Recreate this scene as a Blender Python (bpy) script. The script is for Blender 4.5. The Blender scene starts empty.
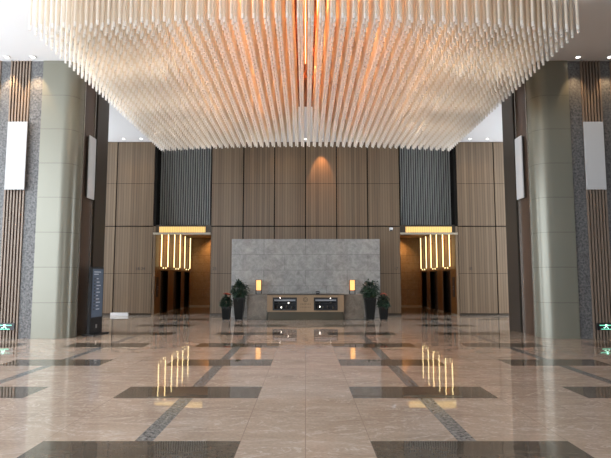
import bpy, bmesh, math, random
from mathutils import Vector, Matrix
random.seed(7)
PI = math.pi
SC = bpy.context.scene
COL = SC.collection
S = 1.15            # everything is laid out in units of 1.15 m and scaled once at the end

# ------------------------------------------------------------------ materials
def new_mat(name):
    m = bpy.data.materials.new(name); m.use_nodes = True
    nt = m.node_tree; b = nt.nodes['Principled BSDF']
    return m, nt, b
def N(nt, t, **k):
    n = nt.nodes.new(t)
    for a, v in k.items():
        if a in n.inputs.keys(): n.inputs[a].default_value = v
        else: setattr(n, a, v)
    return n
def pm(name, col, rough=.5, metal=0., **k):
    m, nt, b = new_mat(name)
    b.inputs['Base Color'].default_value = (*col, 1)
    b.inputs['Roughness'].default_value = rough
    b.inputs['Metallic'].default_value = metal
    for a, v in k.items(): b.inputs[a.replace('_', ' ')].default_value = v
    return m
def emit(name, col, st):
    m, nt, b = new_mat(name)
    b.inputs['Base Color'].default_value = (*col, 1)
    b.inputs['Emission Color'].default_value = (*col, 1)
    b.inputs['Emission Strength'].default_value = st
    return m
def coords(nt, scale=(1, 1, 1), rot=(0, 0, 0)):
    tc = N(nt, 'ShaderNodeTexCoord'); mp = N(nt, 'ShaderNodeMapping')
    mp.inputs['Scale'].default_value = scale; mp.inputs['Rotation'].default_value = rot
    nt.links.new(tc.outputs['Object'], mp.inputs['Vector'])
    return mp.outputs['Vector']
def ramp(nt, src, stops):
    r = N(nt, 'ShaderNodeValToRGB'); e = r.color_ramp.elements
    while len(e) < len(stops): e.new(.5)
    for i, (p, c) in enumerate(stops):
        e[i].position = p; e[i].color = (*c, 1)
    nt.links.new(src, r.inputs['Fac'])
    return r.outputs['Color']
def mixc(nt, fac, a, b, mode='MIX'):
    n = N(nt, 'ShaderNodeMix', data_type='RGBA', blend_type=mode)
    for s, v in ((n.inputs[0], fac), (n.inputs[6], a), (n.inputs[7], b)):
        if isinstance(v, (int, float)): s.default_value = v
        elif isinstance(v, tuple): s.default_value = (*v, 1)
        else: nt.links.new(v, s)
    return n.outputs[2]
def wood(name, c1, c2, rough=.42, strip=.105, axis='X', line=.55):
    """vertical veneer: strips of slightly different tone with fine upright grain"""
    m, nt, b = new_mat(name)
    sc = (1/strip/S, 0, 0) if axis == 'X' else (0, 1/strip/S, 0)
    v = coords(nt, sc)
    sep = N(nt, 'ShaderNodeSeparateXYZ'); nt.links.new(v, sep.inputs[0])
    fl = N(nt, 'ShaderNodeMath', operation='FLOOR'); nt.links.new(sep.outputs[axis], fl.inputs[0])
    wn = N(nt, 'ShaderNodeTexWhiteNoise', noise_dimensions='1D'); nt.links.new(fl.outputs[0], wn.inputs['W'])
    fr = N(nt, 'ShaderNodeMath', operation='FRACT'); nt.links.new(sep.outputs[axis], fr.inputs[0])
    gr = N(nt, 'ShaderNodeTexNoise', Scale=1., Detail=5.); nt.links.new(coords(nt, (38, 38, .7)), gr.inputs['Vector'])
    ad = N(nt, 'ShaderNodeMath', operation='MULTIPLY_ADD'); ad.inputs[1].default_value = .45
    nt.links.new(wn.outputs['Value'], ad.inputs[0])
    hf = N(nt, 'ShaderNodeMath', operation='MULTIPLY'); hf.inputs[1].default_value = .6
    nt.links.new(gr.outputs['Fac'], hf.inputs[0]); nt.links.new(hf.outputs[0], ad.inputs[2])
    col = ramp(nt, ad.outputs[0], [(.15, c1), (.8, c2)])
    ln = ramp(nt, fr.outputs[0], [(0, (line,)*3), (.16, (1, 1, 1)), (.84, (1, 1, 1)), (1, (line,)*3)])
    nt.links.new(mixc(nt, 1., col, ln, 'MULTIPLY'), b.inputs['Base Color'])
    b.inputs['Roughness'].default_value = rough
    return m
def marble(name, c1, c2, vein, sc=1.1, rough=.06, spec=.6, wavy=0., vs=.5):
    m, nt, b = new_mat(name)
    n1 = N(nt, 'ShaderNodeTexNoise', Scale=sc*.7, Detail=6., Roughness=.6, Distortion=.8)
    nt.links.new(coords(nt, (1, 2.2, 1), (0, 0, .5)), n1.inputs['Vector'])
    base = ramp(nt, n1.outputs['Fac'], [(.3, c1), (.7, c2)])
    n2 = N(nt, 'ShaderNodeTexNoise', Scale=sc*.9, Detail=5., Roughness=.6, Distortion=1.6)
    nt.links.new(coords(nt, (1, 2.6, 1), (0, 0, -.35)), n2.inputs['Vector'])
    vn = ramp(nt, n2.outputs['Fac'], [(.478, (0, 0, 0)), (.497, (vs,)*3), (.516, (0, 0, 0))])
    c = mixc(nt, vn, base, vein)
    n3 = N(nt, 'ShaderNodeTexNoise', Scale=26., Detail=3.)
    nt.links.new(coords(nt), n3.inputs['Vector'])
    sp = ramp(nt, n3.outputs['Fac'], [(.3, (.88,)*3), (.7, (1.08,)*3)])
    nt.links.new(mixc(nt, 1., c, sp, 'MULTIPLY'), b.inputs['Base Color'])
    b.inputs['Roughness'].default_value = rough
    b.inputs['Specular IOR Level'].default_value = spec
    if wavy:
        w = N(nt, 'ShaderNodeTexNoise', Scale=1.0, Detail=1.); nt.links.new(coords(nt, (1.3, 2.4, 1)), w.inputs['Vector'])
        bp = N(nt, 'ShaderNodeBump', Strength=1., Distance=wavy)
        nt.links.new(w.outputs['Fac'], bp.inputs['Height']); nt.links.new(bp.outputs[0], b.inputs['Normal'])
    return m
def granite(name, a, bcol, sc=45, rough=.35, bump=0.):
    m, nt, b = new_mat(name)
    n = N(nt, 'ShaderNodeTexNoise', Scale=sc, Detail=4., Roughness=.75); nt.links.new(coords(nt), n.inputs['Vector'])
    nt.links.new(ramp(nt, n.outputs['Fac'], [(.35, a), (.65, bcol)]), b.inputs['Base Color'])
    b.inputs['Roughness'].default_value = rough
    if bump:
        bp = N(nt, 'ShaderNodeBump', Strength=.6, Distance=bump)
        nt.links.new(n.outputs['Fac'], bp.inputs['Height']); nt.links.new(bp.outputs[0], b.inputs['Normal'])
    return m
def tiled(name, a, bcol, w, h, rough=.3):
    """grey stone slabs laid in running bond with thin joints (X-Z plane)"""
    m, nt, b = new_mat(name)
    n = N(nt, 'ShaderNodeTexNoise', Scale=4.5, Detail=8., Roughness=.65, Distortion=.5); nt.links.new(coords(nt), n.inputs['Vector'])
    c = ramp(nt, n.outputs['Fac'], [(.3, a), (.72, bcol)])
    n2 = N(nt, 'ShaderNodeTexNoise', Scale=3.4, Detail=5., Distortion=1.2); nt.links.new(coords(nt), n2.inputs['Vector'])
    vn = ramp(nt, n2.outputs['Fac'], [(.48, (0, 0, 0)), (.5, (.22,)*3), (.52, (0, 0, 0))])
    c = mixc(nt, vn, c, (.55, .55, .53))
    br = N(nt, 'ShaderNodeTexBrick'); nt.links.new(coords(nt, (1/S, 1/S, 1/S), (PI/2, 0, 0)), br.inputs['Vector'])
    for k, v in dict(Scale=1., Color1=(1, 1, 1, 1), Color2=(.93, .93, .93, 1), Mortar=(.7, .7, .7, 1)).items(): br.inputs[k].default_value = v
    br.inputs['Mortar Size'].default_value = .012; br.inputs['Brick Width'].default_value = w; br.inputs['Row Height'].default_value = h
    nt.links.new(mixc(nt, 1., c, br.outputs['Color'], 'MULTIPLY'), b.inputs['Base Color'])
    b.inputs['Roughness'].default_value = rough
    return m
M = {}
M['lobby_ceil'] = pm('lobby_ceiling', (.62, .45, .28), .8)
M['ceil'] = pm('ceiling_paint', (.84, .85, .87), .9)
M['marble'] = marble('beige_marble', (.37, .285, .22), (.51, .41, .33), (.74, .66, .58), rough=.03, wavy=.0021)
M['dark_tile'] = marble('dark_brown_marble', (.095, .08, .062), (.14, .115, .09), (.22, .19, .14), rough=.03, wavy=.0021, vs=.3)
M['band'] = granite('speckled_granite', (.04, .042, .045), (.36, .35, .33), 22, .12)
M['joint'] = pm('floor_joint', (.33, .255, .2), .06)
M['wood'] = wood('veneer_wood', (.125, .085, .053), (.225, .16, .103))
M['wood_side'] = wood('veneer_wood_side', (.125, .085, .053), (.225, .16, .103), axis='Y')
M['lobby_wood'] = wood('lift_lobby_wood', (.17, .07, .018), (.27, .12, .035), .4, .3, 'Y', .8)
M['lobby_stone'] = tiled('lift_lobby_stone', (.30, .18, .08), (.42, .27, .13), 1.2, .45)
M['black'] = pm('black_gap', (.008, .007, .006), .8, Specular_IOR_Level=.1)
M['bronze'] = pm('dark_bronze', (.075, .062, .05), .42, .55)
M['pewter'] = pm('champagne_metal', (.22, .217, .175), .3, .28)
M['pewter_edge'] = pm('bright_metal_edge', (.55, .52, .48), .25, .9)
M['stone'] = granite('hammered_stone', (.045, .046, .05), (.2, .2, .2), 16, .6, .012)
M['slat'] = pm('slat_wood', (.23, .175, .135), .5)
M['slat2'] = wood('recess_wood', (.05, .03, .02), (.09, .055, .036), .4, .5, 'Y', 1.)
M['fin'] = pm('fin_metal', (.48, .5, .49), .35, .4)
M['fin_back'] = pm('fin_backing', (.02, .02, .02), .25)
M['alab'] = emit('lit_panel', (.46, .47, .48), .12)
M['brass'] = emit('glowing_brass_trim', (1., .66, .20), .5)
M['ledge'] = pm('pale_ledge', (.42, .38, .30), .35)
M['tube'] = emit('light_tube', (1., .78, .38), 2.4)
M['strip'] = emit('soft_wall_strip', (1., .62, .25), .9)
M['steel'] = pm('steel', (.5, .5, .5), .3, .9)
M['grey_stone'] = tiled('grey_feature_stone', (.22, .22, .213), (.42, .42, .405), 1.6, .6)
M['plinth'] = marble('brown_grey_marble', (.13, .11, .085), (.26, .225, .18), (.34, .3, .26), 3., .3, .5)
M['desk'] = wood('desk_veneer', (.27, .185, .105), (.34, .24, .145), .4, .4, 'X', .95)
M['desk_low'] = pm('desk_base', (.075, .064, .040), .4, .2)
M['screen'] = pm('display_glass', (.02, .02, .024), .5)
M['white_l'] = emit('small_lamp', (1., .95, .88), 5.)
M['led'] = emit('dim_led_line', (.28, .3, .33), .1)
M['amber'] = emit('amber_shade', (1., .52, .17), 1.05)
M['spot'] = emit('downlight_lens', (1., .97, .9), 4.)
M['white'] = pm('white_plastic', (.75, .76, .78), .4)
M['blk'] = pm('black_plastic', (.014, .014, .016), .35)
M['leaf'] = pm('green_leaf', (.018, .040, .026), .45)
M['leaf2'] = pm('light_leaf', (.045, .085, .05), .45)
M['flower'] = pm('red_bract', (.55, .10, .05), .5)
M['planter'] = pm('planter_glaze', (.012, .013, .013), .5, Specular_IOR_Level=.12)
M['soil'] = pm('soil', (.03, .02, .012), .9)
M['stem'] = pm('bark', (.07, .05, .03), .8)
M['green'] = emit('exit_green', (.2, .8, .55), .9)
M['pale'] = emit('exit_white', (.6, 1., .85), 1.1)
M['kscreen'] = emit('kiosk_screen', (.07, .10, .15), .18)
M['ktext'] = emit('kiosk_text', (.4, .45, .52), .25)
M['copper'] = pm('copper_panel', (.22, .06, .016), .5, .3)
M['glow'] = emit('warm_line_lamp', (1., .66, .30), 2.5)
M['door_dark'] = pm('lift_door_dark', (.018, .014, .012), .25, .5)
M['text'] = pm('sign_bronze', (.05, .04, .035), .4)

def rod_mat(name, col, tr, rough=.3):
    m = bpy.data.materials.new(name); m.use_nodes = True; nt = m.node_tree; nt.nodes.clear()
    out = N(nt, 'ShaderNodeOutputMaterial')
    p = N(nt, 'ShaderNodeBsdfPrincipled'); p.inputs['Base Color'].default_value = (*col, 1); p.inputs['Roughness'].default_value = .5; p.inputs['Specular IOR Level'].default_value = .25
    t = N(nt, 'ShaderNodeBsdfTranslucent'); t.inputs[0].default_value = (*col, 1)
    a = N(nt, 'ShaderNodeMixShader'); a.inputs[0].default_value = .45
    nt.links.new(p.outputs[0], a.inputs[1]); nt.links.new(t.outputs[0], a.inputs[2])
    x = N(nt, 'ShaderNodeBsdfTransparent'); x.inputs[0].default_value = (1, .99, .97, 1)
    b = N(nt, 'ShaderNodeMixShader'); b.inputs[0].default_value = tr
    nt.links.new(a.outputs[0], b.inputs[1]); nt.links.new(x.outputs[0], b.inputs[2])
    nt.links.new(b.outputs[0], out.inputs[0])
    return m
M['rod'] = rod_mat('frosted_rod', (.93, .86, .765), .28)
M['rod_tip'] = rod_mat('clear_rod_tip', (.93, .91, .88), .2, .2)

# ------------------------------------------------------------------ mesh helpers
class MB:
    def __init__(s): s.v = []; s.f = []; s.mi = []; s.mats = []; s.sm = []
    def m(s, name):
        if name not in s.mats: s.mats.append(name)
        return s.mats.index(name)
    def quad(s, pts, mat, smooth=False):
        o = len(s.v); s.v += [tuple(p) for p in pts]; s.f.append(tuple(range(o, o+len(pts)))); s.mi.append(s.m(mat)); s.sm.append(smooth)
    def box(s, x0, x1, y0, y1, z0, z1, mat, bev=0):
        x0, x1 = sorted((x0, x1)); y0, y1 = sorted((y0, y1)); z0, z1 = sorted((z0, z1))
        o = len(s.v)
        s.v += [(x0, y0, z0), (x1, y0, z0), (x1, y1, z0), (x0, y1, z0), (x0, y0, z1), (x1, y0, z1), (x1, y1, z1), (x0, y1, z1)]
        for f in ((3, 2, 1, 0), (4, 5, 6, 7), (0, 1, 5, 4), (1, 2, 6, 5), (2, 3, 7, 6), (3, 0, 4, 7)):
            s.f.append(tuple(o+i for i in f)); s.mi.append(s.m(mat)); s.sm.append(False)
        return s
    def prism(s, pts, z0, z1, mat, caps=True, smooth=False, top=None):
        """upright prism over a plan outline; 'top' may scale the upper outline about its centre"""
        n = len(pts); o = len(s.v); cx = sum(p[0] for p in pts)/n; cy = sum(p[1] for p in pts)/n; k = top or 1
        s.v += [(p[0], p[1], z0) for p in pts] + [(cx+(p[0]-cx)*k, cy+(p[1]-cy)*k, z1) for p in pts]
        for i in range(n):
            j = (i+1) % n; s.f.append((o+i, o+j, o+n+j, o+n+i)); s.mi.append(s.m(mat)); s.sm.append(smooth)
        if caps:
            s.f.append(tuple(o+i for i in reversed(range(n)))); s.f.append(tuple(o+n+i for i in range(n)))
            s.mi += [s.m(mat)]*2; s.sm += [False]*2
        return s
    def cyl(s, x, y, z0, z1, r, mat, n=12, r2=None):
        pts = [(x+r*math.cos(2*PI*i/n), y+r*math.sin(2*PI*i/n)) for i in range(n)]
        return s.prism(pts, z0, z1, mat, smooth=True, top=(r2/r if r2 else None))
    def lathe(s, x, y, prof, mat, n=16):
        o = len(s.v)
        for r, z in prof: s.v += [(x+r*math.cos(2*PI*i/n), y+r*math.sin(2*PI*i/n), z) for i in range(n)]
        for k in range(len(prof)-1):
            for i in range(n):
                j = (i+1) % n; s.f.append((o+k*n+i, o+k*n+j, o+(k+1)*n+j, o+(k+1)*n+i)); s.mi.append(s.m(mat)); s.sm.append(True)
        s.f.append(tuple(o+i for i in reversed(range(n)))); s.f.append(tuple(o+(len(prof)-1)*n+i for i in range(n)))
        s.mi += [s.m(mat)]*2; s.sm += [False]*2
        return s
    def tube(s, path, r, mat, n=8):
        path = [Vector(p) for p in path]; o = len(s.v)
        for i, p in enumerate(path):
            d = (path[min(i+1, len(path)-1)]-path[max(i-1, 0)]).normalized()
            a = d.orthogonal().normalized() if i == 0 else (a - d*a.dot(d)).normalized()
            b = d.cross(a)
            s.v += [tuple(p+(a*math.cos(2*PI*k/n)+b*math.sin(2*PI*k/n))*r) for k in range(n)]
        for i in range(len(path)-1):
            for k in range(n):
                j = (k+1) % n; s.f.append((o+i*n+k, o+i*n+j, o+(i+1)*n+j, o+(i+1)*n+k)); s.mi.append(s.m(mat)); s.sm.append(True)
        s.f.append(tuple(o+i for i in reversed(range(n)))); s.f.append(tuple(o+(len(path)-1)*n+i for i in range(n)))
        s.mi += [s.m(mat)]*2; s.sm += [False]*2
        return s
    def build(s, name, parent=None, bevel=0):
        me = bpy.data.meshes.new(name); me.from_pydata(s.v, [], s.f)
        for k in s.mats: me.materials.append(M[k])
        me.polygons.foreach_set('material_index', s.mi); me.polygons.foreach_set('use_smooth', s.sm); me.update()
        if bevel:
            bm = bmesh.new(); bm.from_mesh(me)
            bmesh.ops.remove_doubles(bm, verts=bm.verts, dist=1e-5)
            bmesh.ops.bevel(bm, geom=[e for e in bm.edges if e.is_manifold and e.calc_face_angle(0) > .5], offset=bevel, segments=2, affect='EDGES')
            bm.to_mesh(me); bm.free()
        ob = bpy.data.objects.new(name, me); COL.objects.link(ob)
        if parent: ob.parent = parent
        return ob
def thing(name, label, cat, loc=(0, 0, 0), rz=0, group=None):
    o = bpy.data.objects.new(name, None); COL.objects.link(o); o.empty_display_size = .1
    o.location = loc; o.rotation_euler = (0, 0, rz)
    return tag(o, label, cat, group)
def tag(o, label, cat, group=None):
    o['label'] = label; o['category'] = cat
    if group: o['group'] = group
    return o
def struct(o): o['kind'] = 'structure'; return o
def tree_copy(o, parent=None):
    c = o.copy(); COL.objects.link(c); c.parent = parent
    for ch in list(o.children): tree_copy(ch, c)
    return c
def glyphs(name, txt, size, mat, parent, loc, rot, ext=.004):
    cu = bpy.data.curves.new(name, 'FONT'); cu.body = txt; cu.size = size; cu.extrude = ext; cu.align_x = 'CENTER'; cu.align_y = 'CENTER'
    tmp = bpy.data.objects.new('tmp', cu); COL.objects.link(tmp)
    bpy.context.view_layer.update()
    me = bpy.data.meshes.new_from_object(tmp.evaluated_get(bpy.context.evaluated_depsgraph_get()))
    bpy.data.objects.remove(tmp); me.materials.clear(); me.materials.append(M[mat])
    o = bpy.data.objects.new(name, me); COL.objects.link(o); o.location = loc; o.rotation_euler = rot; o.parent = parent
    return o

HC = 7.12       # hall ceiling
FY = 13.2       # plane of the side walls facing the camera
BY = 21.3       # back wall
LB = 28.0       # end of the lift lobbies
RY = -9.0       # glazed front behind the camera

# ------------------------------------------------------------------ floor
def cuts(iv, lo, hi):
    c = {lo, hi}
    for a, b in iv: c |= {a, b}
    return sorted(x for x in c if lo <= x <= hi)
xr = []
for a, b in ((.6, 2.42), (3.55, 5.32), (6.35, 8.15), (9.2, 11.)): xr += [(a, b), (-b, -a)]
yr = [(7.45+2.44*k-.70, 7.45+2.44*k) for k in range(-6, 6)]
yr = [(a, b) for a, b in yr if b < 20.5]
xb = [(1.41, 1.58), (-1.58, -1.41), (4.34, 4.50), (-4.50, -4.34), (7.15, 7.31), (-7.31, -7.15)]
jx = [(-.004, .004)] + [(s*v-.004, s*v+.004) for v in (2.99, 5.84) for s in (1, -1)]
jx += [(s*v-.004, s*v+.004) for v in (.6, 2.42, 3.55) for s in (1, -1)]
jy = [(7.45+2.44*k-.70+v-.004, 7.45+2.44*k-.70+v+.004) for k in range(-6, 9) for v in (0, 1.57)]
xs = cuts(xr+xb+jx, -12.3, 12.3); ys = cuts(yr+jy+[(20.3, BY)], RY-.3, LB+.3)
inn = lambda v, iv: any(a-1e-6 <= v <= b+1e-6 for a, b in iv)
f = MB()
for i in range(len(xs)-1):
    xm = (xs[i]+xs[i+1])/2
    for j in range(len(ys)-1):
        ym = (ys[j]+ys[j+1])/2
        if inn(xm, xr) and inn(ym, yr): mt = 'dark_tile'
        elif inn(xm, xb) and ym < 20.3: mt = 'band'
        elif inn(xm, jx) or inn(ym, jy): mt = 'joint'
        else: mt = 'marble'
        f.quad([(xs[i], ys[j], 0), (xs[i+1], ys[j], 0), (xs[i+1], ys[j+1], 0), (xs[i], ys[j+1], 0)], mt)
f.box(-12.3, 12.3, RY-.3, LB+.3, -.3, -.002, 'joint')
struct(f.build('floor'))
struct(MB().box(-12.3, 12.3, RY-.3, BY+.75, HC, HC+.2, 'ceil').build('ceiling'))

# ------------------------------------------------------------------ back wall
wb = MB()
wb.box(-3.86, 3.86, BY+.06, BY+.30, 0, HC, 'black')
for sg in (-1, 1):
    wb.box(sg*6.2, sg*12.3, BY+.06, BY+.30, 0, HC, 'black')
wall_back = struct(wb.build('wall_back'))
def panel(x0, x1, z0, z1):
    g = .022
    return MB().box(x0+g, x1-g, BY, BY+.06, z0+g, z1-g, 'wood').build('wood_panel', wall_back)
xj = [-3.86, -2.55, -1.275, 0, 1.275, 2.55, 3.86]
lv = [.06, 3.60, HC]
for i in range(6):
    for k in range(2): panel(xj[i], xj[i+1], lv[k], lv[k+1])
for sg in (-1, 1):
    xo = [6.2, 7.75, 9.05, 10.35, 11.65, 12.3]
    for i in range(5):
        for k in range(2):
            a, b = sorted((sg*xo[i], sg*xo[i+1])); panel(a, b, lv[k], lv[k+1])
# fine horizontal joints of the veneer
ln = MB()
for z in (1.68, 5.36):
    ln.box(-3.85, 3.85, BY-.0015, BY, z-.006, z+.006, 'black')
    for sg in (-1, 1): ln.box(sg*6.21, sg*12.2, BY-.0015, BY, z-.006, z+.006, 'black')
ln.build('panel_joint', wall_back)
bb = MB()
bb.box(-3.86, 3.86, BY+.02, BY+.06, 0, .06, 'bronze')
for sg in (-1, 1): bb.box(sg*6.2, sg*12.3, BY+.02, BY+.06, 0, .06, 'bronze')
struct(bb.build('baseboard_back'))

# ------------------------------------------------------------------ lift lobbies, mirrored left and right
names = {-1: 'left', 1: 'right'}
door_n = 0
for sg in (-1, 1):
    side = names[sg]
    X = lambda v: sg*v
    # outer wall of the lobby with three lift doorways
    doors = [(22.2, 23.35), (24.45, 25.75), (26.55, 27.6)]
    w = MB(); y = BY+.06; DH = 1.80
    for a, b in doors:
        w.box(X(6.1), X(6.4), y, a, 0, 3.64, 'lobby_wood'); w.box(X(6.1), X(6.4), a, b, DH, 3.64, 'lobby_wood'); y = b
    w.box(X(6.1), X(6.4), y, LB+.3, 0, 3.64, 'lobby_wood')
    w.box(X(6.1), X(6.2), BY, BY+.06, 0, 3.34, 'wood')
    struct(w.build('wall_lobby_%s_outer' % side))
    for a, b in doors:
        door_n += 1
        d = MB(); d.box(X(6.22), X(6.30), a, (a+b)/2-.004, 0, DH, 'door_dark'); d.box(X(6.22), X(6.30), (a+b)/2+.004, b, 0, DH, 'door_dark')
        d = struct(d.build('door_%d' % door_n))
        fr = MB(); fr.box(X(6.08), X(6.30), a-.03, a, 0, DH+.03, 'bronze'); fr.box(X(6.08), X(6.30), b, b+.03, 0, DH+.03, 'bronze')
        fr.box(X(6.08), X(6.30), a, b, DH, DH+.03, 'bronze'); fr.build('door_frame', d)
    struct(MB().box(X(3.86), X(3.60), BY+.30, LB+.3, 0, 3.64, 'lobby_wood').build('wall_lobby_%s_inner' % side))
    struct(MB().box(X(3.86), X(6.1), LB, LB+.3, 0, 3.64, 'lobby_stone').build('wall_lobby_%s_end' % side))
    lc = MB().box(X(3.86), X(6.1), BY+.7, LB+.3, 3.64, 3.8, 'lobby_ceil')
    struct(lc.build('ceiling_lobby_%s' % side))
    t = MB(); t.box(X(3.865), X(6.095), LB-.02, LB, 0, .07, 'ledge'); t.box(X(6.08), X(6.1), BY+.1, 22.15, 0, .05, 'ledge')
    for a, b in ((23.4, 24.4), (25.8, 26.5), (27.65, 27.97)): t.box(X(6.08), X(6.1), a, b, 0, .05, 'ledge')
    struct(t.build('baseboard_lobby_%s' % side))
    # fin screen over the opening
    s = thing('metal_fin_screen', 'tall screen of dark upright metal fins above the %s lift lobby' % side, 'screen', (X(4.98), BY+.3, 3.62))
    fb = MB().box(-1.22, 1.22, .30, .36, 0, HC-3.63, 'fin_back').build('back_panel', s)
    fn = MB()
    n = 23
    for i in range(n):
        cx = -1.07+i*2.14/(n-1)
        fn.prism([(cx-.024, .16), (cx-.01, .12), (cx+.01, .12), (cx+.024, .16), (cx+.024, .24), (cx-.024, .24)], 0, HC-3.63, 'fin')
    fn.build('fins', s)
    # side return, lintel
    r = MB(); r.box(X(6.1), X(6.2), BY, BY+.7, 3.6, HC, 'black'); r.box(X(3.86), X(3.865), BY+.05, BY+.7, 3.62, HC, 'black')
    r.box(X(3.86), X(6.2), BY+.02, BY+.7, 3.34, 3.66, 'bronze')
    r.box(X(3.86), X(6.2), BY-.03, BY+.05, 3.26, 3.34, 'ledge')
    r.box(X(6.1), X(6.2), BY, BY+.02, 3.34, 3.6, 'wood')
    struct(r.build('trim_lobby_%s' % side))
    b = MB(); b.box(X(4.08), X(5.95), BY-.03, BY+.015, 3.35, 3.58, 'brass')
    for i in range(26):
        cx = 4.08+(i+.5)*1.87/26; b.box(X(cx-.006), X(cx+.006), BY-.036, BY-.03, 3.35, 3.58, 'ledge')
    tag(b.build('brass_light_box'), 'glowing gold light box over the %s lift lobby opening' % side, 'light', 'gold light boxes')
    # U shaped tube lights above each doorway
    ordn = ('nearest', 'middle', 'farthest')
    for i, (ya, yb) in enumerate(((21.95, 23.0), (24.1, 25.2), (26.2, 27.4))):
        t = thing('tube_wall_light', '%s of three U-shaped glowing tube lights in the %s lift lobby' % (ordn[i], side), 'light', (X(6.02), (ya+yb)/2, 1.93), 0, 'tube lights of the %s lobby' % side)
        hy = (yb-ya)/2
        for q in (-1, 1): MB().tube([(0, q*hy, .05), (0, q*hy, 1.64)], .023, 'tube').build('light_tube', t)
        MB().tube([(0, -hy, .03), (0, -hy*.5, -.005), (0, hy*.5, -.005), (0, hy, .03)], .014, 'bronze').build('bottom_bar', t)
        for q in (-1, 1): MB().lathe(0, q*hy*.4, [(.01, -.035), (.03, -.02), (.03, .01), (.01, .03)], 'tube', 8).build('bulb', t)
        for q in (-1, 1): MB().box(0, sg*.08, q*hy-.015, q*hy+.015, 1.2, 1.23, 'bronze').build('bracket', t)
    b = MB().box(X(4.28), X(4.33), LB-.02, LB, 1.95, 3.64, 'strip').build('strip_light')  # emissive strip drawing the faint amber line on the end wall
    tag(b, 'thin amber light strip upright on the end wall of the %s lift lobby' % side, 'light')
    # call plate
    c = thing('call_plate', 'tall dark call plate on the %s lobby wall before the first lift' % side, 'panel', (X(6.1), 21.72, .72))
    MB().box(0, -sg*.02, -.14, .14, 0, .82, 'blk').build('plate', c, .004)
    MB().box(-sg*.02, -sg*.026, -.07, .07, .1, .72, 'text').build('display', c)
    for z in (.3, .4): MB().box(-sg*.026, -sg*.034, -.025, .025, z, z+.05, 'steel').build('button', c)
    glyphs('floor_mark', 'L', .16, 'text', c, (-sg*.005, 0, 1.0), (PI/2, 0, -sg*PI/2))
    # bin at the inner corner
    b = thing('waste_bin', 'small dark waste bin at the end of the %s lift lobby' % side, 'bin', (X(4.08), 26.6, 0))
    MB().cyl(0, 0, 0, .55, .13, 'blk', 20, .15).build('bin_body', b)
    MB().lathe(0, 0, [(.15, .55), (.155, .57), (.12, .62), (.05, .63)], 'bronze', 20).build('lid', b)

# floor numbers on the wood panels (too small in the photo to read for certain)
for txt, x, lab in (('18 24', -6.68, 'dark numerals on the wood left of the left lift lobby'), ('25', -3.68, 'dark numerals on the wood right of the left lift lobby'),
                    ('17', 3.66, 'dark numerals on the wood left of the right lift lobby'), ('18', 6.66, 'dark numerals on the wood right of the right lift lobby')):
    g = glyphs('floor_numerals', txt, .17, 'text', None, (x, BY-.004, 1.87), (PI/2, 0, 0), .004)
    tag(g, lab, 'sign')

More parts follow.
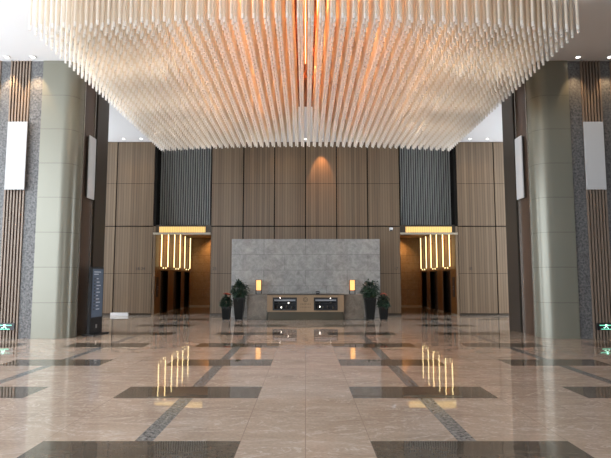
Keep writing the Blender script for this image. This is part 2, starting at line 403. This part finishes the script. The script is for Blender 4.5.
# ------------------------------------------------------------------ side walls facing the camera
def light_panel(name, lab, loc, w, h, rz=0):
    t = thing(name, lab, 'light', loc, rz, 'tall white wall lights')
    MB().box(-w/2+.03, w/2-.03, .03, .09, .03, h-.03, 'bronze').build('back_box', t)
    MB().box(-w/2, w/2, 0, .03, 0, h, 'alab').build('diffuser', t, .004)
    return t
for sg in (-1, 1):
    side = names[sg]; X = lambda v: sg*v
    w = MB()
    w.box(X(6.0), X(12.3), FY+.14, FY+.30, 0, HC, 'black')
    for a, b in ((6.80, 7.13), (7.66, 7.90), (8.43, 8.95), (9.48, 12.3)): w.box(X(a), X(b), FY, FY+.14, 0, HC, 'stone')
    w.box(X(6.02), X(12.3), FY+.30, 13.62, 0, HC, 'bronze')
    struct(w.build('wall_%s' % side))
    for q, a in enumerate((7.14, 7.91)):
        pos = 'beside the metal column' if q == 0 else 'at the frame edge'
        s = thing('slat_screen', 'upright brown slats on the %s stone wall %s' % (side, pos), 'screen', (X(a+.25), FY+.135, 0), 0, 'slat screens of the side walls')
        for i in range(7):
            cx = -.235+i*.0783
            MB().box(cx-.019, cx+.019, -.165, -.09, 0, HC, 'slat').build('slat', s)
    light_panel('wall_light', 'tall white wall light over the slats left of the photo' if sg < 0 else 'tall white wall light over the slats right of the photo', (X(7.34), FY-.125, 3.72), .50, 1.75)
    # exit sign low on the slats
    e = thing('exit_sign', 'small green running-man exit sign low on the %s slats' % side, 'sign', (X(7.44), FY-.035, .22), 0, 'exit signs')
    MB().box(-.24, .24, -.02, 0, 0, .17, 'blk').build('housing', e, .003)
    MB().box(-.17, .17, -.022, -.02, .105, .125, 'green').build('arrow_bar', e)
    p = MB()
    def bar(a, b, wd): # stroke on the sign face
        a = Vector((a[0], 0, a[1])); b = Vector((b[0], 0, b[1])); d = (b-a).normalized(); nn = Vector((-d.z, 0, d.x))*wd/2
        p.quad([(*(v.x, -.0225, v.z),) for v in (a-nn, b-nn, b+nn, a+nn)], 'pale')
    bar((-.005, .14), (-.01, .09), .04); bar((-.01, .09), (.035, .06), .018); bar((.035, .06), (.04, .03), .016)
    bar((-.01, .09), (-.045, .05), .018); bar((-.045, .05), (-.075, .055), .016); bar((0, .13), (.05, .11), .014); bar((0, .13), (-.045, .115), .014)
    p.build('running_figure', e)
    MB().box(-.13, .13, -.0225, -.02, .012, .03, 'green').build('foot_line', e)

    # ---- metal clad column with its recess
    c = thing('column', 'massive pale metal column with rounded corner on the %s side' % side, 'column', (X(6.4), FY+.9, 0), 0, 'metal columns')
    loc = Vector((X(6.4), FY+.9))
    def P(x, y): return (X(x)-loc.x, y-loc.y)
    zj = [0, .885, 1.77, 2.65, 3.54, 4.42, 5.31, 6.2, HC]
    r = .34
    arc = [(5.93+r-r*math.sin(a), FY-.03+r-r*math.cos(a)) for a in [PI/2*k/12 for k in range(13)]]
    out = [(6.80, FY+.3), (6.80, FY-.03)] + arc + [(5.93, 13.70), (6.05, 13.70), (6.05, FY+.4)]
    cl = MB()
    for k in range(len(zj)-1):
        pts = [P(*q) for q in out]
        if sg > 0: pts = pts[::-1]
        n0 = len(cl.f); cl.prism(pts, zj[k]+.004, zj[k+1]-(.004 if k < 7 else 0), 'pewter')
        for q in range(n0, n0+len(pts)): cl.sm[q] = True
    # thin joint filler just behind the surface
    cc = 6.4
    pts = [P(cc+(a-cc)*.995, (FY+.2)+(b-FY-.2)*.98) for a, b in out]
    if sg > 0: pts = pts[::-1]
    cl.prism(pts, 0, HC-.002, 'bronze')
    o = cl.build('metal_cladding', c)
    me = o.data
    if hasattr(me, 'shade_auto_smooth'): pass
    sh = o.modifiers.new('w', 'EDGE_SPLIT'); sh.split_angle = math.radians(35)
    def part(nm, x0, x1, y0, y1, z0, z1, mt, bev=0):
        a = P(x0, y0); b = P(x1, y1)
        return MB().box(a[0], b[0], a[1], b[1], z0, z1, mt).build(nm, c, bev)
    part('edge_strip', 5.905, 5.93, 13.70, 13.725, 0, HC, 'pewter_edge')
    part('core', 6.05, 6.75, 13.72, 15.41, 0, HC, 'black')
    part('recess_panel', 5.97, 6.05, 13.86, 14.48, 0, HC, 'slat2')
    part('edge_strip', 5.93, 6.05, 14.48, 14.505, 0, HC, 'pewter_edge')
    part('end_panel', 5.91, 6.05, 14.60, 15.42, 0, HC, 'bronze', .01)
    part('rear_panel', 6.05, 6.80, 15.41, 15.45, 0, HC, 'bronze')
    light_panel('wall_light', 'tall white wall light in the recess of the %s column' % side, (X(5.875), 14.24, 3.66), .44, 1.72, PI/2 if sg < 0 else -PI/2)
    bpy.context.view_layer.update()

# ------------------------------------------------------------------ far shell: side walls, front behind the camera, openings added for daylight
OPENINGS = []      # unseen openings added and sized for daylight: (axis, fixed, lo, hi)
s = MB(); s.box(-12.3, -12.0, 12.6, 15.4, 0, HC, 'stone'); s.box(-12.3, -12.0, BY-.2, BY+.06, 0, HC, 'stone'); struct(s.build('wall_far_left'))
s = MB(); s.box(12.0, 12.3, RY, -8.5, 0, HC, 'stone'); s.box(12.0, 12.3, -5, 15.4, 0, HC, 'stone'); s.box(12.0, 12.3, BY-.2, BY+.06, 0, HC, 'stone'); struct(s.build('wall_far_right'))
s = MB(); s.box(.7, 12.3, RY-.3, RY, 0, HC, 'stone'); s.box(-6.5, -.05, RY-.3, RY, 0, HC, 'stone'); struct(s.build('wall_front'))
OPENINGS = [('x', RY, -12, -6.5), ('x', RY, -.05, .7), ('y', 12, -8.5, -5), ('y', -12, RY, 12.6), ('y', -12, 15.4, BY-.2), ('y', 12, 15.4, BY-.2)]
for q, (ax, c, lo, hi) in enumerate(OPENINGS):
    s = MB(); n = max(1, round((hi-lo)/2.1)); sgn = 1 if c > 0 else -1
    for i in range(n+1):
        v = lo+(hi-lo)*i/n; v0, v1 = max(lo, v-.04), min(hi, v+.04)
        if ax == 'x': s.box(v0, v1, c-.2, c-.05, 0, HC, 'bronze')
        else: s.box(c+sgn*.05, c+sgn*.2, v0, v1, 0, HC, 'bronze')
    if ax == 'x': s.box(lo, hi, c-.18, c-.07, 3.0, 3.1, 'bronze')
    else: s.box(c+sgn*.07, c+sgn*.18, lo, hi, 3.0, 3.1, 'bronze')
    struct(s.build('window_%d' % (q+1)))  # frames of unseen openings, placed for the daylight they let in

# ------------------------------------------------------------------ chandelier
ch = thing('chandelier', 'huge rectangular chandelier of hanging frosted rods glowing copper at its centre', 'chandelier', (0, 12.45, HC))
CY0, CY1, CXH = 8.32, 16.6, 4.52
MB().box(-CXH-.08, CXH+.08, CY0-.12-12.45, CY1+.1-12.45, -.05, 0, 'copper').build('ceiling_panel', ch)
MB().box(-.012, .012, CY0+.2-12.45, 13.2-12.45, -.07, -.05, 'glow').build('line_lamp', ch)  # emissive strip added to draw the bright centre line
NR = 50; px = 2*CXH/(NR-1); npair = int((CY1-CY0)/px)
def bottom(x, y):
    t = (y+12.45-CY0)/(CY1-CY0)
    return 5.78-.14*t-(.21-.06*t)*(abs(x)/CXH)**2 - HC
def add_rod(mb, x, y, zb, r, o=(0, 0, 0)):
    pts = [(x+r*math.cos(PI/3*q), y+r*math.sin(PI/3*q)) for q in range(6)]
    mb.prism(pts, zb+.085, -.05, 'rod', caps=False, smooth=True)
    mb.prism([(a+(x-a)*.1, b+(y-b)*.1) for a, b in pts], zb, zb+.085, 'rod_tip')
rest = MB()
RR = .025
k100 = 0
for j in range(npair*2):
    y = CY0 + j*px/2 - 12.45
    for i in range(NR):
        x = -CXH + i*px + (.027 if j % 2 else -.027) 
        zb = bottom(x, y)
        if j < 2:
            mb = MB(); add_rod(mb, 0, 0, zb, RR)
            o = mb.build('rod', ch); o.location = (x, y, 0)
        else: add_rod(rest, x, y, zb, RR)
o = rest.build('rods', ch); o['kind'] = 'stuff'

# ------------------------------------------------------------------ downlights
def downlight(x, y, lab, power, col, tilt=(0, 0), angle=60, grp='recessed ceiling downlights'):
    t = thing('downlight', lab, 'light', (x, y, HC), 0, grp)
    MB().lathe(0, 0, [(.07, -.004), (.085, -.016), (.072, -.02), (.058, -.012)], 'white', 20).build('trim_ring', t)
    MB().cyl(0, 0, -.024, -.012, .05, 'spot', 16).build('lens', t)
    if power:
        L = bpy.data.lights.new('downlight_lamp', 'SPOT'); L.energy = power; L.color = col; L.spot_size = math.radians(angle); L.spot_blend = .6; L.shadow_soft_size = .04
        lo = bpy.data.objects.new('downlight_lamp', L); COL.objects.link(lo); lo.parent = t; lo.location = (0, 0, -.05)
        lo.rotation_euler = (tilt[0], tilt[1], 0)
    return t
WARM = (1., .68, .38)
for x, lab in ((-7.62, 'left of the two downlights above the left stone wall'), (-6.95, 'right of the two downlights above the left stone wall'),
               (6.95, 'left of the two downlights above the right stone wall'), (7.76, 'right of the two downlights above the right stone wall')):
    downlight(x, FY-.28, lab, 170 if x < 0 else 70, WARM, (.12, 0), 60)
for sg in (-1, 1):
    for x, nm in ((7.35, 'outer'), (6.65, 'inner')):
        downlight(sg*x, BY-.5, '%s of the two downlights over the wood wall at the %s' % (nm, names[sg]), 30, WARM, (.0, 0), 70)
for k, x in enumerate((-1.3, -.62, 0, .64, 1.3)):
    pos = ('first from the left', 'second from the left', 'in the middle', 'second from the right', 'first from the right')[k]
    downlight(x, BY-.45, 'downlight %s of five before the middle of the back wall' % pos, 230 if x == .64 else 14, (1., .45, .17) if x == .64 else WARM, (.3, 0), 46)

# ------------------------------------------------------------------ reception
fw = MB(); fw.box(-2.84, 2.86, 20.2, 20.5, 0, 3.0, 'grey_stone')
tag(fw.build('feature_wall', None, .01), 'freestanding grey stone slab wall behind the reception desk', 'wall')
for sg in (-1, 1):
    tag(MB().box(sg*1.40, sg*2.13, 19.35, 20.17, 0, .90, 'plinth').build('side_counter', None, .012), 'brown marble block at the %s end of the reception desk' % names[sg], 'counter', 'marble side counters')
    l = thing('table_lamp', 'amber lamp in a black frame on the %s marble side counter' % names[sg], 'lamp', (sg*1.73, 19.55, .90))
    MB().box(-.085, .085, -.085, .085, .15, .52, 'amber').build('lamp_shade', l, .008)
    fr = MB()
    for a in (-1, 1):
        for b in (-1, 1): fr.box(a*.10-.008, a*.10+.008, b*.10-.008, b*.10+.008, 0, .53, 'blk')
    for z in (0, .13, .52):
        for a in (-1, 1):
            fr.box(-.10, .10, a*.10-.008, a*.10+.008, z, z+.014, 'blk'); fr.box(a*.10-.008, a*.10+.008, -.10, .10, z, z+.014, 'blk')
    fr.box(-.1, .1, -.1, .1, .135, .148, 'blk')
    fr.build('frame', l)
d = thing('reception_desk', 'long low wooden reception desk with two dark display niches in its front', 'desk', (0, 19.5, 0))
b = MB()   # front slab with two openings, sides, back
x0, x1, y0, y1, zb, zt = -1.385, 1.385, -.38, -.10, .28, .885
nx = [(-1.185, -.31), (.30, 1.16)]; nz = (.335, .80)
b.box(x0, nx[0][0], y0, y1, zb, zt, 'desk'); b.box(nx[0][1], nx[1][0], y0, y1, zb, zt, 'desk'); b.box(nx[1][1], x1, y0, y1, zb, zt, 'desk')
for a, c_ in nx: b.box(a, c_, y0, y1, zb, nz[0], 'desk'); b.box(a, c_, y0, y1, nz[1], zt, 'desk')
b.box(x0, x1, y1, .30, zb, .36, 'desk'); b.box(x0, x0+.04, y1, .30, .36, zt, 'desk'); b.box(x1-.04, x1, y1, .30, .36, zt, 'desk')
b.build('front_panel', d)
k = MB(); k.prism([(x0+.01, -.30), (x1-.01, -.30), (x1-.01, .28), (x0+.01, .28)], 0, zb, 'desk_low'); k.build('base', d)
MB().box(x0-.01, x1+.01, -.40, .32, zt, .912, 'bronze').build('worktop', d, .004)
for q, (a, c_) in enumerate(nx):
    n = MB(); n.box(a, c_, -.12, -.10, nz[0], nz[1], 'screen')
    t = .055
    n.box(a, c_, y0-.012, y0+.02, nz[1]-t, nz[1], 'blk'); n.box(a, c_, y0-.012, y0+.02, nz[0], nz[0]+t, 'blk')
    n.box(a, a+t, y0-.012, y0+.02, nz[0]+t, nz[1]-t, 'blk'); n.box(c_-t, c_, y0-.012, y0+.02, nz[0]+t, nz[1]-t, 'blk')
    n = n.build('display_niche', d)
    MB().box(a+t, c_-t, y0+.03, y0+.05, nz[1]-t-.075, nz[1]-t-.02, 'led').build('led_line', n)
    # shelf and dim ornaments inside
    MB().box(a+t, c_-t, -.34, -.13, .56, .57, 'blk').build('shelf', n)
    for g, (dx, z, hgt) in enumerate(((.16, .39, .11), (.33, .39, .09), (.5, .39, .12), (.7, .39, .08), (.22, .57, .07), (.62, .57, .08))):
        MB().lathe(a+dx, -.24, [(.02, z), (.04, z+hgt*.4), (.02, z+hgt*.8), (.026, z+hgt)], 'desk_low' if g % 2 else 'bronze', 10).build('ornament', n)
    for dx, z in (((.27, .785), (.57, .60), (.31, .44)) if q == 0 else ((.60, .77), (.22, .47), (.83, .52))):
        MB().lathe(a+dx, y0+.03-(.03 if z > .75 else 0), [(.008, z-.022), (.02, z-.008), (.02, z+.008), (.008, z+.022)], 'white_l', 8).build('spot_lamp', n)
em = MB()
for i in range(20):
    a0, a1 = 2*PI*i/20, 2*PI*(i+1)/20
    for r0, r1 in ((.068, .085), (.03, .042)):
        em.quad([(r*math.cos(a), y0-.004, .72+r*math.sin(a)) for a, r in ((a0, r0), (a0, r1), (a1, r1), (a1, r0))], 'desk_low')
for i in range(7):
    for z, hh in ((.53, .06), (.43, .04)):
        xx = -.165+i*.055
        em.quad([(xx-.004, y0-.004, z), (xx+.004, y0-.004, z), (xx+.004, y0-.004, z+hh), (xx-.004, y0-.004, z+hh)], 'desk_low')
        em.quad([(xx-.018, y0-.004, z+hh*.5), (xx+.018, y0-.004, z+hh*.5), (xx+.018, y0-.004, z+hh*.65), (xx-.018, y0-.004, z+hh*.65)], 'desk_low')
em.build('emblem', d)
t = thing('desk_telephone', 'small black telephone on the reception desk top', 'telephone', (.45, 19.42, .912))
MB().prism([(-.07, -.06), (.07, -.06), (.07, .06), (-.07, .06)], 0, .045, 'blk', top=.8).build('base', t)
MB().tube([(-.075, 0, .065), (-.04, 0, .085), (.04, 0, .085), (.075, 0, .065)], .02, 'blk').build('handset', t)
# white box standing in for daylight reflected at the foot of the wood wall
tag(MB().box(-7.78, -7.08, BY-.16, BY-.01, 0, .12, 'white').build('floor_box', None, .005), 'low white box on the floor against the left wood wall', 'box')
# security camera
c = thing('security_camera', 'small white dome security camera on the wood beside the right lobby', 'camera', (3.47, BY, 3.44))
MB().box(-.05, .05, -.03, 0, -.03, .07, 'white').build('bracket', c, .004)
MB().lathe(0, -.10, [(.03, -.02), (.065, .01), (.075, .05), (.07, .09), (.03, .10)], 'white', 16).build('housing', c)
MB().lathe(0, -.10, [(.012, -.055), (.035, -.04), (.048, -.015), (.05, .0)], 'blk', 16).build('lens_dome', c)

# ------------------------------------------------------------------ kiosk
kx, ky = -5.64, 14.22
k = thing('signage_kiosk', 'tall slim black digital signage kiosk beside the left column', 'kiosk', (kx, ky, 0), math.radians(82))
MB().prism([(-.40, -.20), (.40, -.20), (.40, .12), (-.40, .12)], 0, .03, 'blk', top=.97).build('foot_plate', k)
MB().box(-.31, .31, -.045, .045, .03, 1.80, 'blk').build('body', k, .012)
sc_ = MB().box(-.265, .265, -.05, -.044, .46, 1.74, 'kscreen').build('screen', k)
tx = MB()
for z, a, b_ in [(1.66, -.2, .14), (1.60, -.2, .02)] + [(1.48-.09*i, -.06, .02+.03*((i*7) % 5)) for i in range(10)]:
    tx.box(a, b_, -.053, -.05, z-.012, z+.012, 'ktext')
ic = MB()
for i in range(10): ic.box(-.18, -.13, -.053, -.05, 1.46-.09*i, 1.50-.09*i, 'blk')
tx.build('screen_text', sc_); ic.build('screen_icons', sc_)
MB().box(-.04, .04, -.048, -.044, .17, .27, 'steel').build('badge', k, .002)

# ------------------------------------------------------------------ plants
def leaf(mb, p, d, L, W, mat):
    up = Vector((0, 0, 1)); d = d.normalized(); s_ = d.cross(up)
    if s_.length < .05: s_ = Vector((1, 0, 0))
    s_.normalize(); n = s_.cross(d)
    tip = p+d*L-Vector((0, 0, L*.35)); mid = p+d*L*.5+n*L*.05
    mb.quad([p, mid-s_*W/2-n*W*.15, tip, mid], mat, True); mb.quad([p, mid, tip, mid+s_*W/2-n*W*.15], mat, True)
def plant(name, lab, x, y, r0, r1, h, fr, fh, nleaf, flowers, cat, seed):
    rnd = random.Random(seed)
    t = thing(name, lab, 'plant', (x, y, 0), 0, cat)
    pl = MB(); q = [(-r0, -r0), (r0, -r0), (r0, r0), (-r0, r0)]
    for a in (-1, 1):
        for b in (-1, 1): pl.box(a*r0*.8-.02, a*r0*.8+.02, b*r0*.8-.02, b*r0*.8+.02, 0, .03, 'blk')
    pl.prism(q, .03, h, 'planter', top=r1/r0)
    k_ = r1*1.08; pl.prism([(-k_, -k_), (k_, -k_), (k_, k_), (-k_, k_)], h, h+.035, 'planter')
    pl.build('planter', t, .006)
    MB().box(-r1*.9, r1*.9, -r1*.9, r1*.9, h+.036, h+.045, 'soil').build('soil', t)
    st = MB(); zc = h+.04
    for i in range(6):
        a = rnd.uniform(0, 2*PI); rr = rnd.uniform(.2, .8)*fr
        st.tube([(rnd.uniform(-.04, .04), rnd.uniform(-.04, .04), zc), (rr*.3*math.cos(a), rr*.3*math.sin(a), zc+fh*.35), (rr*math.cos(a), rr*math.sin(a), zc+fh*.85)], .008, 'stem', 5)
    st.build('stems', t)
    fo = MB()
    for i in range(nleaf):
        a = rnd.uniform(0, 2*PI); e = math.asin(rnd.uniform(-.97, 1)); rr = rnd.uniform(.55, 1)
        bump = 1+.16*math.sin(3*a+seed)+.1*math.sin(5*e+seed)
        c_ = Vector((fr*rr*bump*math.cos(a)*math.cos(e), fr*rr*bump*math.sin(a)*math.cos(e), zc-.05+fh*.5+fh*.52*rr*math.sin(e)*bump))
        dr = Vector((math.cos(a)*math.cos(e), math.sin(a)*math.cos(e), math.sin(e)*.6+.1))+Vector([rnd.uniform(-.5, .5) for _ in range(3)])
        leaf(fo, c_-dr.normalized()*.05, dr, rnd.uniform(.11, .18), rnd.uniform(.055, .09), 'leaf' if rnd.random() < .75 else 'leaf2')
    fo.build('foliage', t)
    for i in range(flowers):
        a = rnd.uniform(0, 2*PI); rr = rnd.uniform(.1, .8)*fr; b = MB(); c_ = Vector((0, 0, 0))
        for q in range(8): leaf(b, c_, Vector((math.cos(q*.8), math.sin(q*.8), .7)), .10, .05, 'flower')
        o = b.build('flower', t); o.location = (rr*math.cos(a), rr*math.sin(a), zc+fh*(1.04-.25*(rr/fr)**2))
G = 'potted plants beside the desk'
plant('potted_plant', 'tall bushy potted plant at the left of the reception desk', -2.38, 19.0, .13, .20, .76, .31, .64, 640, 0, G, 1)
plant('potted_plant', 'small red-topped potted plant at the far left of the desk', -2.83, 18.95, .12, .155, .44, .21, .44, 330, 13, G, 2)
plant('potted_plant', 'tall bushy potted plant at the right of the reception desk', 2.32, 19.0, .13, .20, .76, .31, .64, 640, 0, G, 3)
plant('potted_plant', 'small red-topped potted plant at the far right of the desk', 2.79, 18.95, .12, .155, .44, .21, .44, 330, 13, G, 4)

# ------------------------------------------------------------------ lights
def light(kind, name, loc, energy, col, rot=(0, 0, 0), **k):
    L = bpy.data.lights.new(name, kind); L.energy = energy; L.color = col
    for a, v in k.items(): setattr(L, a, v)
    o = bpy.data.objects.new(name, L); COL.objects.link(o); o.location = loc; o.rotation_euler = rot
    return o
for sg in (-1, 1):
    light('SPOT', 'lobby_lamp', (sg*4.75, 27.3, 3.6), 90, (1., .58, .26), (math.radians(35), 0, 0), shadow_soft_size=.05, spot_size=math.radians(110), spot_blend=.8)
    light('SPOT', 'lobby_lamp', (sg*5.2, 25.5, 3.6), 50, (1., .58, .26), (0, sg*math.radians(-45), 0), shadow_soft_size=.05, spot_size=math.radians(90), spot_blend=.8)
    light('SPOT', 'lobby_lamp', (sg*5.2, 23.0, 3.6), 50, (1., .58, .26), (0, sg*math.radians(-45), 0), shadow_soft_size=.05, spot_size=math.radians(90), spot_blend=.8)
# copper coloured lamps in the heart of the chandelier
for x in (-2.3, -1.15, 0, 1.15, 2.3):
    for y in (9.4, 11.0, 12.6, 14.2):
        k = round(abs(x)/1.15)
        light('POINT', 'chandelier_lamp', (x+.095, y, HC-.45), (70, 95, 80)[k]*(.45 if y > 14 else 1), ((1., .36, .12), (1., .43, .18), (1., .64, .40))[k], shadow_soft_size=.05)
for x in (-4.0, -3.0, 3.0, 4.0):
    for y in (10.2, 12.2, 14.2): light('POINT', 'chandelier_lamp', (x+.095, y, HC-.75), 38, (1., .92, .82), shadow_soft_size=.05)
for x in (-3.2, -1.6, 0, 1.6, 3.2): light('POINT', 'chandelier_lamp', (x+.095, 15.8, HC-.75), 34, (1., .92, .82), shadow_soft_size=.05)

# daylight through the front and the added side openings
w = bpy.data.worlds.new('sky'); SC.world = w; w.use_nodes = True
bg = w.node_tree.nodes['Background']; bg.inputs[0].default_value = (.86, .93, 1., 1); bg.inputs[1].default_value = 6.8
for ax, c, lo, hi in OPENINGS:
    if ax == 'x': loc, rot = ((lo+hi)/2, c+.02, HC/2), (PI/2, 0, 0)
    else: loc, rot = (c-(.02 if c > 0 else -.02), (lo+hi)/2, HC/2), (PI/2, 0, PI/2 if c > 0 else -PI/2)
    o = light('AREA', 'window_portal', loc, 1, (1, 1, 1), rot, shape='RECTANGLE', size=hi-lo, size_y=HC)
    o.data.cycles.is_portal = True

# ------------------------------------------------------------------ camera
cam = bpy.data.cameras.new('camera'); cam.sensor_width = 36; cam.lens = 525/611*36; cam.clip_end = 200
co = bpy.data.objects.new('camera', cam); COL.objects.link(co); co.location = (0, 0, 1.5)
co.rotation_euler = (PI/2+math.atan(.0933), 0, 0); SC.camera = co

# ------------------------------------------------------------------ scale to metres
done = set()
for o in list(SC.objects):
    o.location = Vector(o.location)*S
    if o.type == 'MESH' and o.data.name not in done:
        done.add(o.data.name); o.data.transform(Matrix.Scale(S, 4)); o.data.update()
    if o.type == 'LIGHT':
        L = o.data
        L.energy *= S*S
        if L.type == 'AREA': L.size *= S; L.size_y *= S
        else: L.shadow_soft_size *= S

SC.view_settings.view_transform = 'Standard'; SC.view_settings.look = 'None'
SC.view_settings.exposure = .15; SC.view_settings.gamma = 1; SC.view_settings.use_curve_mapping = False
cy = SC.cycles
cy.max_bounces = 9; cy.diffuse_bounces = 5; cy.glossy_bounces = 5; cy.transparent_max_bounces = 10; cy.transmission_bounces = 5
cy.caustics_reflective = False; cy.caustics_refractive = False; cy.sample_clamp_indirect = 6
cy.use_denoising = True
